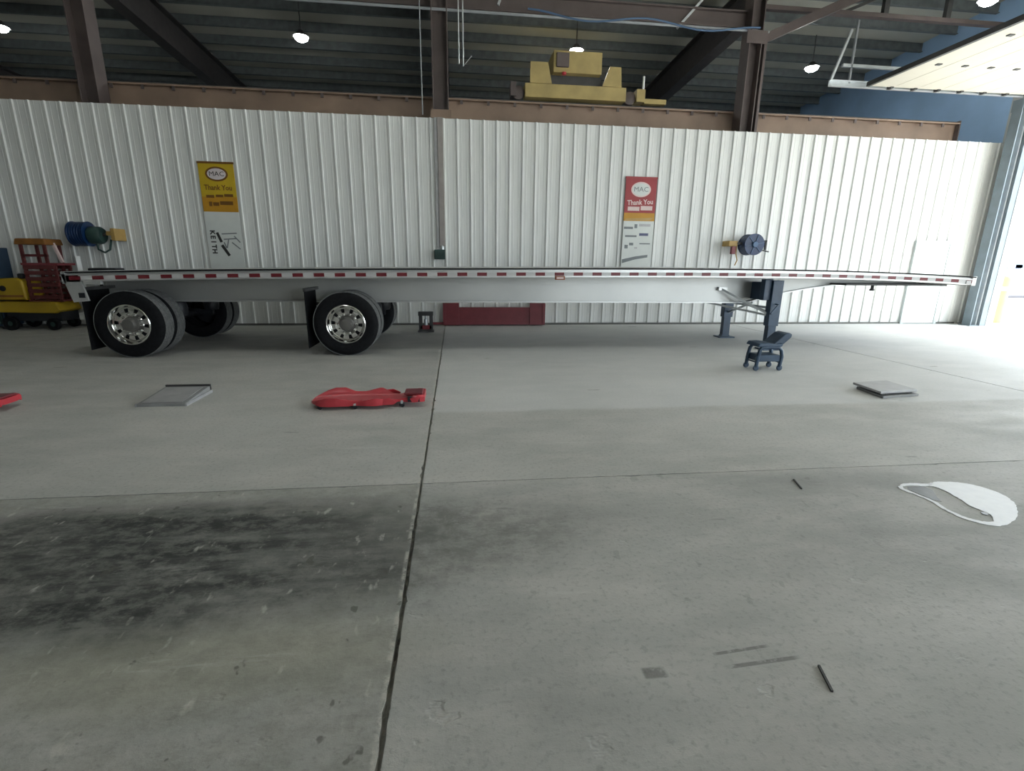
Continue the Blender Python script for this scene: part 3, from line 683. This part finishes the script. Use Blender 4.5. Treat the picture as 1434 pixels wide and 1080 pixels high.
# hose reels
def reel(name_label, pos, axis, flip):
    """wound drum with flanges on a yellow wall bracket"""
    x, y, z = pos; t = thing('hose_reel', pos, name_label, 'hose reel')
    R_, W = .245, .30
    if axis == 'x':
        MB().lathe([(0, 0), (R_, 0), (R_, .02), (R_-.02, .03), (R_-.02, W-.03), (R_, W-.02), (R_, W), (0, W)], 36, 'x', (x-.30, y, z)).build('drum', 'blue_reel', t, smooth=True)
        for k in range(5): MB().lathe([(R_-.02+.014*math.cos(a), .055+k*.047+.022*math.sin(a)) for a in [2*math.pi*i/8 for i in range(8)]], 36, 'x', (x-.30, y, z), closed=True).build('hose_coil', 'blue_reel', t, smooth=True)
        MB().lathe([(0, 0), (.15, 0), (.17, .02), (.17, .20), (.14, .24), (0, .24)], 28, 'x', (x+.005, y, z-.02)).build('motor_hub', 'dark_green', t, smooth=True)
        MB().tube([(x+.22, y, z-.02), (x+.40, y, z+.03)], .03).build('spindle', 'dark_steel', t, smooth=True)
        MB().box(x+.42, x+.50, y-.06, WY-.036, z-.12, z+.12).build('wall_bracket', 'brass', t, bevel=.01)
        MB().box(x+.33, x+.42, y-.04, y+.04, z-.02, z+.06).build('valve', 'brass', t)
        MB().tube([(x+.10, y, z-.2), (x+.12, y-.02, z-.30), (x+.22, y, z-.36), (x+.30, y+.04, z-.30), (x+.32, y+.1, z-.1)], .02, 8).build('loose_hose', 'dark_green', t, smooth=True)
    else:
        MB().lathe([(0, -W/2), (R_, -W/2), (R_, -W/2+.02), (R_-.04, -W/2+.03), (R_-.04, W/2-.03), (R_, W/2-.02), (R_, W/2), (0, W/2)], 36, 'y', pos).build('drum', 'blue_reel', t, smooth=True)
        for k in range(5): MB().lathe([(R_-.02+.014*math.cos(a), -.095+k*.047+.022*math.sin(a)) for a in [2*math.pi*i/8 for i in range(8)]], 36, 'y', pos, closed=True).build('hose_coil', 'blue_reel', t, smooth=True)
        MB().lathe([(0, -.20), (.06, -.20), (.07, -.18), (.07, -.14), (0, -.14)], 20, 'y', pos).build('hub_cap', 'blue_hose', t, smooth=True)
        for k in range(6):
            a = k*math.pi/3+.2; MB().bar((x+.07*math.cos(a), y-.158, z+.07*math.sin(a)), (x+.22*math.cos(a), y-.158, z+.22*math.sin(a)), .02, .012).build('spoke', 'blue_hose', t)
        MB().box(x+.10, x+.32, y-.13, y-.09, z+.06, z+.10).build('guide_arm', 'black_metal', t)
        MB().box(x+.28, x+.32, y-.13, y-.09, z-.12, z+.10).build('guide_arm', 'black_metal', t)
        MB().tube([(x+.18, y-.11, z-.12), (x+.40, y-.11, z-.16)], .014, 8).build('hose_end', 'black_metal', t, smooth=True)
        MB().box(x-.56, x-.34, y-.02, WY-.036, z-.04, z+.08).build('wall_bracket', 'brass', t, bevel=.01)
        MB().box(x-.36, x-.20, y-.02, y+.03, z+.0, z+.05).build('spindle', 'dark_steel', t)
        MB().box(x-.50, x-.40, y-.06, y+.02, z-.22, z-.05).build('regulator', 'maroon', t, bevel=.01)
        MB().tube([(x-.36, y, z-.02), (x-.35, y, z-.22), (x-.30, y, z-.36), (x-.32, y+.05, z-.48)], .014, 8).build('loose_hose', 'brass', t, smooth=True)
    return t
reel('blue hose reel seen edge-on with a yellow bracket, left end of the wall', (-7.40, 11.30, 1.91), 'x', 0)
reel('round blue hose reel facing out beside a yellow bracket, right part of the wall', (6.98, 11.30, 1.92), 'y', 0)

# ================================================================== THINGS ON THE FLOOR
# red mechanic's creeper
def creeper_body():
    n, m = 44, 17; L = 1.14; v = []; top = []; 
    cu = [0, .03, .08, .16, .25, .34, .42, .50, .58, .65, .70, .76, .82, .88, .94, 1.0]
    wid = [.07, .15, .20, .225, .225, .20, .195, .22, .225, .19, .14, .125, .135, .16, .165, .13]
    edg = [.065, .085, .125, .150, .150, .115, .105, .125, .145, .120, .085, .075, .090, .120, .135, .125]
    mid = [.060, .062, .064, .066, .066, .066, .066, .066, .066, .066, .070, .075, .085, .100, .112, .115]
    for i in range(n+1):
        u = i/n; w_ = np.interp(u, cu, wid); ed = np.interp(u, cu, edg); mi = np.interp(u, cu, mid)
        for j in range(m):
            q = -1+2*j/(m-1); k = abs(q); z = mi+(ed-mi)*max(0, (k-.45)/.55)**2
            if k > .93: z -= .025
            v.append((u*L-L/2, q*w_, float(z)))
    nv = len(v); v += [(a, b_*.96, .036 if .08 < (a+.57)/1.14 < .66 else max(.05, c-.055)) for a, b_, c in v]
    f = []
    for i in range(n):
        for j in range(m-1):
            a = i*m+j; f.append((a, a+m, a+m+1, a+1)); f.append((nv+a, nv+a+1, nv+a+m+1, nv+a+m))
    for i in range(n):
        for j in (0, m-1):
            a = i*m+j; f.append((a, a+m, nv+a+m, nv+a))
    for j in range(m-1):
        for i in (0, n):
            a = i*m+j; f.append((a, a+1, nv+a+1, nv+a))
    return MB().add(v, f)
def make_creeper(loc, label):
    t = thing('creeper', loc, label, 'creeper', 'red creepers on the floor'); t.location = (0, 0, 0)
    creeper_body().build('body', 'red_plastic', t, smooth=True)
    # deep side skirts
    for s_ in (-1, 1):
        MB().prism([(-.50, .05), (-.44, .03), (-.18, .03), (-.10, .06), (.02, .06), (.10, .035), (.26, .04), (.30, .07), (.22, .11), (.02, .09), (-.2, .09), (-.42, .10)], 'y', s_*.185-.008, s_*.185+.008).build('side_skirt', 'red_plastic', t, bevel=.004)
    MB().box(.36, .55, -.10, .10, .112, .135).build('headrest', 'maroon', t, bevel=.012, seg=3)
    MB().box(.40, .52, -.155, -.135, .055, .11).build('tool_slot', 'black_metal', t)
    for x in (-.46, -.12, .34):
        for s_ in (-1, 1):
            yy = s_*(.14 if x > .3 else .175)
            c = MB().lathe([(0, -.011), (.022, -.011), (.026, -.007), (.026, .007), (.022, .011), (0, .011)], 16, 'y', (x, yy, .026)).build('caster', 'black_metal', t, smooth=True)
            MB().box(x-.012, x+.012, yy-.018, yy+.018, .04, .068).build('caster_fork', 'galv', c)
    t.location = loc; return t
cp = make_creeper((-.905, 5.02, 0), 'red moulded mechanic creeper lying beside the long floor joint')
for o in cp.children: pass
cp2 = copy_tree(cp); cp2.location = (-4.92, 5.08, 0); cp2.rotation_euler = (0, 0, .06); cp2['label'] = 'red creeper cut off by the left edge of the picture'
# grey floor plates
t = thing('floor_plate', (-2.97, 5.34, 0), 'pale grey low ramp plate on the floor left of the red creeper', 'floor plate')
MB().prism([(5.07, .0), (5.62, .0), (5.62, .075), (5.56, .075), (5.07, .028)], 'x', -3.20, -2.74).build('ramp_body', 'pad_grey', t, bevel=.004)
MB().prism([(5.10, .034), (5.54, .077), (5.54, .082), (5.10, .039)], 'x', -3.16, -2.78).build('tread_sheet', 'pad_lid', t)
MB().box(-3.20, -2.74, 5.60, 5.625, .0, .095).build('back_lip', 'dark_steel', t)
for x in (-3.205, -2.735): MB().box(x-.008, x+.008, 5.07, 5.62, 0, .03).build('side_flange', 'pad_lid', t)
t = thing('floor_plate', (5.07, 5.06, 0), 'grey stacked square plates on the floor at the right', 'floor plate')
MB().prism([(4.79, 4.80), (5.31, 4.87), (5.36, 5.33), (4.85, 5.25)], 'z', 0, .028).build('lower_plate', 'pad_grey', t, bevel=.004)
MB().prism([(4.78, 4.83), (5.30, 4.89), (5.33, 5.35), (4.82, 5.28)], 'z', .048, .075).build('upper_plate', 'pad_lid', t, bevel=.004)
for x, y in ((4.87, 4.91), (5.24, 4.95), (5.27, 5.25), (4.90, 5.20)): MB().box(x-.03, x+.03, y-.03, y+.03, .026, .05).build('spacer', 'dark_steel', t)
# black rolling mechanic seat
t = thing('mechanic_seat', (4.38, 6.42, 0), 'black folding mechanic seat on wheels in front of the landing gear', 'seat')
for yy in (6.30, 6.54):
    MB().tube([(4.20, yy, .05), (4.21, yy, .20), (4.23, yy, .30), (4.26, yy, .34), (4.50, yy, .33), (4.55, yy, .29), (4.57, yy, .20), (4.55, yy, .05)], .026, 10).build('side_frame', 'landing_steel', t, smooth=True)
for xx in (4.21, 4.55): MB().tube([(xx, 6.30, .12), (xx, 6.54, .12)], .012, 8).build('cross_bar', 'landing_steel', t, smooth=True)
MB().box(4.22, 4.54, 6.29, 6.55, .13, .225).build('storage_tray', 'landing_steel', t, bevel=.01)
MB().prism([(4.17, .345), (4.20, .395), (4.32, .40), (4.45, .385), (4.55, .40), (4.54, .345), (4.4, .335)], 'y', 6.27, 6.57).build('seat_pad', 'landing_steel', t, bevel=.015, seg=3)
MB().prism([(4.40, .375), (4.47, .43), (4.57, .52), (4.63, .54), (4.68, .52), (4.67, .47), (4.57, .38), (4.47, .34)], 'y', 6.29, 6.55).build('back_pad', 'landing_steel', t, bevel=.018, seg=3)
for xx in (4.20, 4.555):
    for yy in (6.30, 6.54):
        c = MB().lathe([(0, -.014), (.034, -.014), (.040, -.009), (.040, .009), (.034, .014), (0, .014)], 20, 'y', (xx, yy, .04)).build('caster', 'landing_steel', t, smooth=True)
        MB().box(xx-.012, xx+.012, yy-.022, yy+.022, .05, .09).build('caster_fork', 'dark_steel', c)
# red steel trough against the wall
t = thing('steel_bunk', (.9, 11.46, 0), 'long dark red steel bunk with raised ends lying at the foot of the wall', 'bunk')
MB().box(-.28, 2.07, 11.40, 11.42, .04, .43).build('front_panel', 'maroon', t)
MB().box(-.28, 2.07, 11.42, 11.56, .02, .05).build('base', 'maroon', t)
for a in (-.30, 1.72):
    MB().box(a, a+.37, 11.38, 11.40, .02, .53).build('end_plate', 'maroon', t, bevel=.006)
    MB().box(a+(.0 if a < 0 else .30), a+(.07 if a < 0 else .37), 11.37, 11.385, .06, .50).build('end_rib', 'maroon', t, bevel=.006)
    MB().box(a+.16, a+.20, 11.42, 11.56, .05, .5).build('end_gusset', 'maroon', t)
MB().box(-.58, -.28, 11.42, 11.47, .03, .08).build('tow_tongue', 'maroon', t)
# jack stand
t = thing('jack_stand', (-.64, 10.45, 0), 'small dark jack stand on the floor left of the red bunk', 'jack stand')
MB().box(-.80, -.47, 10.34, 10.58, 0, .03).build('base_plate', 'dark_steel', t, bevel=.004)
for a in (-.78, -.56):
    MB().box(a, a+.07, 10.42, 10.5, .03, .36).build('upright', 'dark_steel', t)
MB().box(-.79, -.48, 10.39, 10.53, .34, .42).build('saddle', 'dark_steel', t, bevel=.006)
MB().box(-.76, -.51, 10.42, 10.50, .05, .14).build('jack_body', 'maroon', t, bevel=.01)
MB().lathe([(0, .14), (.04, .14), (.04, .27), (.02, .28), (.02, .34), (0, .34)], 16, 'z', (-.635, 10.46, 0)).build('ram', 'galv', t, smooth=True)
# yellow machine
t = thing('service_cart', (-8.6, 11.2, 0), 'yellow wheeled shop machine with a red slatted rack behind the trailer tail', 'machine')
MB().prism([(-9.16, .60), (-9.14, 1.02), (-8.68, 1.04), (-8.60, .98), (-8.58, .60)], 'y', 10.95, 11.45).build('hood', 'yellow', t, bevel=.03, seg=3)
MB().prism([(-9.10, .36), (-9.12, .57), (-8.02, .57), (-7.96, .40), (-8.05, .34)], 'y', 10.88, 11.5).build('chassis', 'yellow', t, bevel=.02, seg=3)
MB().box(-9.0, -8.0, 10.95, 11.42, .18, .36).build('undercarriage', 'black_metal', t)
MB().lathe([(0, 0), (.055, 0), (.055, .012), (0, .012)], 20, 'y', (-8.96, 10.935, .83)).build('fuel_cap', 'black_metal', t, smooth=True)
MB().box(-8.70, -8.60, 11.0, 11.1, 1.02, 1.12).build('control_knob', 'black_metal', t, bevel=.02)
MB().box(-9.12, -8.62, 10.938, 10.95, .66, .70).build('trim_line', 'orange_top', t)
for xx, rr_ in ((-8.93, .14), (-8.15, .12)):
    for yy in (10.92, 11.46):
        c = MB().lathe([(.05, -.04), (rr_-.02, -.045), (rr_, -.03), (rr_, .03), (rr_-.02, .045), (.05, .04)], 24, 'y', (xx, yy, rr_), closed=True).build('wheel', 'rubber', t, smooth=True)
        MB().lathe([(0, -.03), (.055, -.03), (.055, .03), (0, .03)], 16, 'y', (xx, yy, rr_)).build('wheel_hub', 'dark_green', c, smooth=True)
rk = MB().box(-8.56, -7.92, 10.97, 11.46, .571, .60).build('slatted_rack', 'rust_red', t); rk['label'] = 'dark red slatted rack with an orange top'
for xx in (-8.52, -8.10, -7.98):
    for yy in (11.02, 11.40):
        MB().box(xx-.025, xx+.025, yy-.02, yy+.02, .575, 1.68 if xx < -8.0 else 1.28).build('post', 'rust_red', rk)
for k, z in enumerate((.62, .74, .86, .98, 1.10, 1.21)):
    MB().box(-8.55, -7.97, 10.99, 11.02, z, z+.075).build('slat', 'rust_red', rk, bevel=.005)
    MB().box(-8.55, -7.97, 11.42, 11.45, z, z+.075).build('slat', 'rust_red', rk)
MB().box(-8.56, -7.90, 10.97, 11.46, 1.285, 1.33).build('shelf', 'maroon', rk)
MB().box(-8.52, -8.06, 11.0, 11.03, 1.45, 1.50).build('slat', 'rust_red', rk)
MB().prism([(-8.62, 1.68), (-8.03, 1.68), (-8.06, 1.80), (-8.58, 1.80)], 'y', 10.98, 11.44).build('top_box', 'orange_top', rk, bevel=.02)
MB().bar((-7.95, 11.2, 1.34), (-8.06, 11.2, 1.72), .04, .05).build('prop', 'ink_pink', rk)
# pale post leaning at the wall by the rack
o = MB().bar((-7.70, 11.30, 0.02), (-7.86, 11.50, 1.47), .075, .04).build('leaning_board', 'white_paint'); tag(o, 'narrow white board leaning on the wall beside the red rack', 'board')
t = thing('dark_case', (-7.2, 11.3, 0), 'low black tool case on a stand seen just over the trailer tail', 'case')
MB().box(-7.48, -6.95, 11.15, 11.45, .98, 1.24).build('case_body', 'black_metal', t, bevel=.02)
MB().box(-7.48, -6.95, 11.14, 11.15, 1.13, 1.15).build('latch_strip', 'brown_steel', t)
for xx in (-7.44, -6.99):
    for yy in (11.19, 11.41): MB().box(xx-.02, xx+.02, yy-.02, yy+.02, 0, .98).build('stand_leg', 'dark_steel', t)
# dark cabinet at the left edge
t = thing('dark_cabinet', (-9.5, 11.35, 0), 'dark blue-black cabinet against the wall at the left picture edge', 'cabinet')
MB().box(-10.05, -9.20, 11.12, 11.56, .06, 1.62).build('body', 'landing_steel', t, bevel=.01)
for a in (-10.03, -9.62): 
    d = MB().box(a, a+.40, 11.10, 11.12, .10, 1.58).build('door', 'dark_green', t, bevel=.004)
    MB().box(a+(.35 if a < -9.7 else .02), a+(.37 if a < -9.7 else .04), 11.08, 11.10, .8, .95).build('handle', 'galv', d)
for xx in (-10.0, -9.25):
    for yy in (11.16, 11.5): MB().box(xx-.03, xx+.03, yy-.03, yy+.03, 0, .07).build('foot', 'black_metal', t)
# white spill
SP = [(2.955, 2.70), (2.975, 2.60), (2.995, 2.51), (2.975, 2.40), (2.985, 2.29), (3.04, 2.225), (3.13, 2.20), (3.24, 2.235), (3.36, 2.30), (3.44, 2.37), (3.51, 2.44), (3.56, 2.53), (3.56, 2.62), (3.52, 2.70), (3.45, 2.745), (3.37, 2.765), (3.29, 2.765), (3.20, 2.745), (3.12, 2.765), (3.03, 2.755)]
HO = [(2.985, 2.70), (2.998, 2.60), (3.018, 2.51), (3.000, 2.40), (3.012, 2.31), (3.06, 2.255), (3.12, 2.245), (3.17, 2.285), (3.20, 2.33), (3.19, 2.40), (3.19, 2.45), (3.21, 2.51), (3.22, 2.57), (3.23, 2.62), (3.23, 2.66), (3.22, 2.695), (3.19, 2.71), (3.15, 2.71), (3.10, 2.725), (3.03, 2.73)]
def smooth_ring(P, k, amp):
    out = []; m = len(P)
    for i in range(m):
        a, b_, c, d = (Vector(P[(i+q) % m]) for q in (-1, 0, 1, 2))
        for j in range(k):
            t_ = j/k; q = .5*((2*b_)+(c-a)*t_+(2*a-5*b_+4*c-d)*t_*t_+(3*b_-a-3*c+d)*t_**3)
            out.append((q.x+random.gauss(0, amp), q.y+random.gauss(0, amp)))
    return out
SP = smooth_ring(SP, 5, .0022); HO = smooth_ring(HO, 5, .0018)
v = []; f = []; n = len(SP)
for ring, z in ((SP, .0005), (SP, .003), (HO, .004), (HO, .0005)):
    v += [(a, b_, z) for a, b_ in ring]
for r in range(3):
    for k in range(n): k2 = (k+1) % n; f.append((r*n+k, r*n+k2, (r+1)*n+k2, (r+1)*n+k))
sp_ = tag(MB().add(v, f).build('paint_spill', 'spill', smooth=True), 'ring of white spilt paint on the floor at the right', 'spill')
MB().prism([(3.0, 2.68), (3.015, 2.60), (3.03, 2.53), (3.06, 2.50), (3.085, 2.55), (3.12, 2.60), (3.16, 2.66), (3.15, 2.70), (3.09, 2.715), (3.03, 2.715)], 'z', .0004, .0018).build('damp_patch', 'damp', sp_)
MB().prism([(3.165, 2.315), (3.19, 2.325), (3.195, 2.35), (3.17, 2.355), (3.155, 2.335)], 'z', .0004, .004).build('grit_lump', 'damp', sp_)
# sticks
for a, c, lb in (((1.325, 1.365), (1.29, 1.255), 'thin dark stick on the near floor at the lower right'), ((2.325, 2.89), (2.28, 2.75), 'short dark stick on the floor left of the white spill')):
    tag(MB().bar((a[0], a[1], .004), (c[0], c[1], .004), .008, .008).build('stick', 'stick'), lb, 'stick')

# ================================================================== OUTSIDE THE BAY
t = thing('bollard', (15.0, 12.05, 0), 'pale yellow guard post just outside the bay opening', 'bollard')
MB().lathe([(0, -.03), (.13, -.03), (.13, 1.15), (.11, 1.22), (.06, 1.26), (0, 1.27)], 24, 'z', (15.0, 12.05, 0)).build('post', 'bollard_yellow', t, smooth=True)
MB().lathe([(.131, .85), (.134, .85), (.134, .95), (.131, .95)], 24, 'z', (15.0, 12.05, 0), closed=True).build('band', 'white_tape', t)
kb = tag(MB().box(26.8, 45, 21.9, 22.3, -.03, .12).build('kerb', 'kerb', bevel=.02), 'low grey kerb across the bright yard outside', 'kerb')
t = thing('parked_trailer', (46, 36, 0), 'distant blue-grey flatbed parked in the bright yard outside', 'trailer')
MB().box(44.2, 60, 35.0, 37.5, 1.45, 1.72).build('deck', 'far_blue', t)
MB().prism([(43.5, 1.4), (44.6, 1.25), (44.9, 1.5), (44.7, 2.3), (43.9, 2.45), (43.5, 2.1)], 'y', 35.0, 37.5).build('bulkhead', 'far_blue', t, bevel=.05)
for xx in (56.5, 57.8):
    for yy in (35.15, 37.35): MB().lathe([(0, -.12), (.44, -.12), (.5, -.08), (.5, .08), (.44, .12), (0, .12)], 20, 'y', (xx, yy, .47)).build('wheel', 'rubber', t, smooth=True)
for yy in (35.3, 37.2): MB().box(52.9, 53.05, yy-.06, yy+.06, -.03, 1.45).build('support_leg', 'far_blue', t)
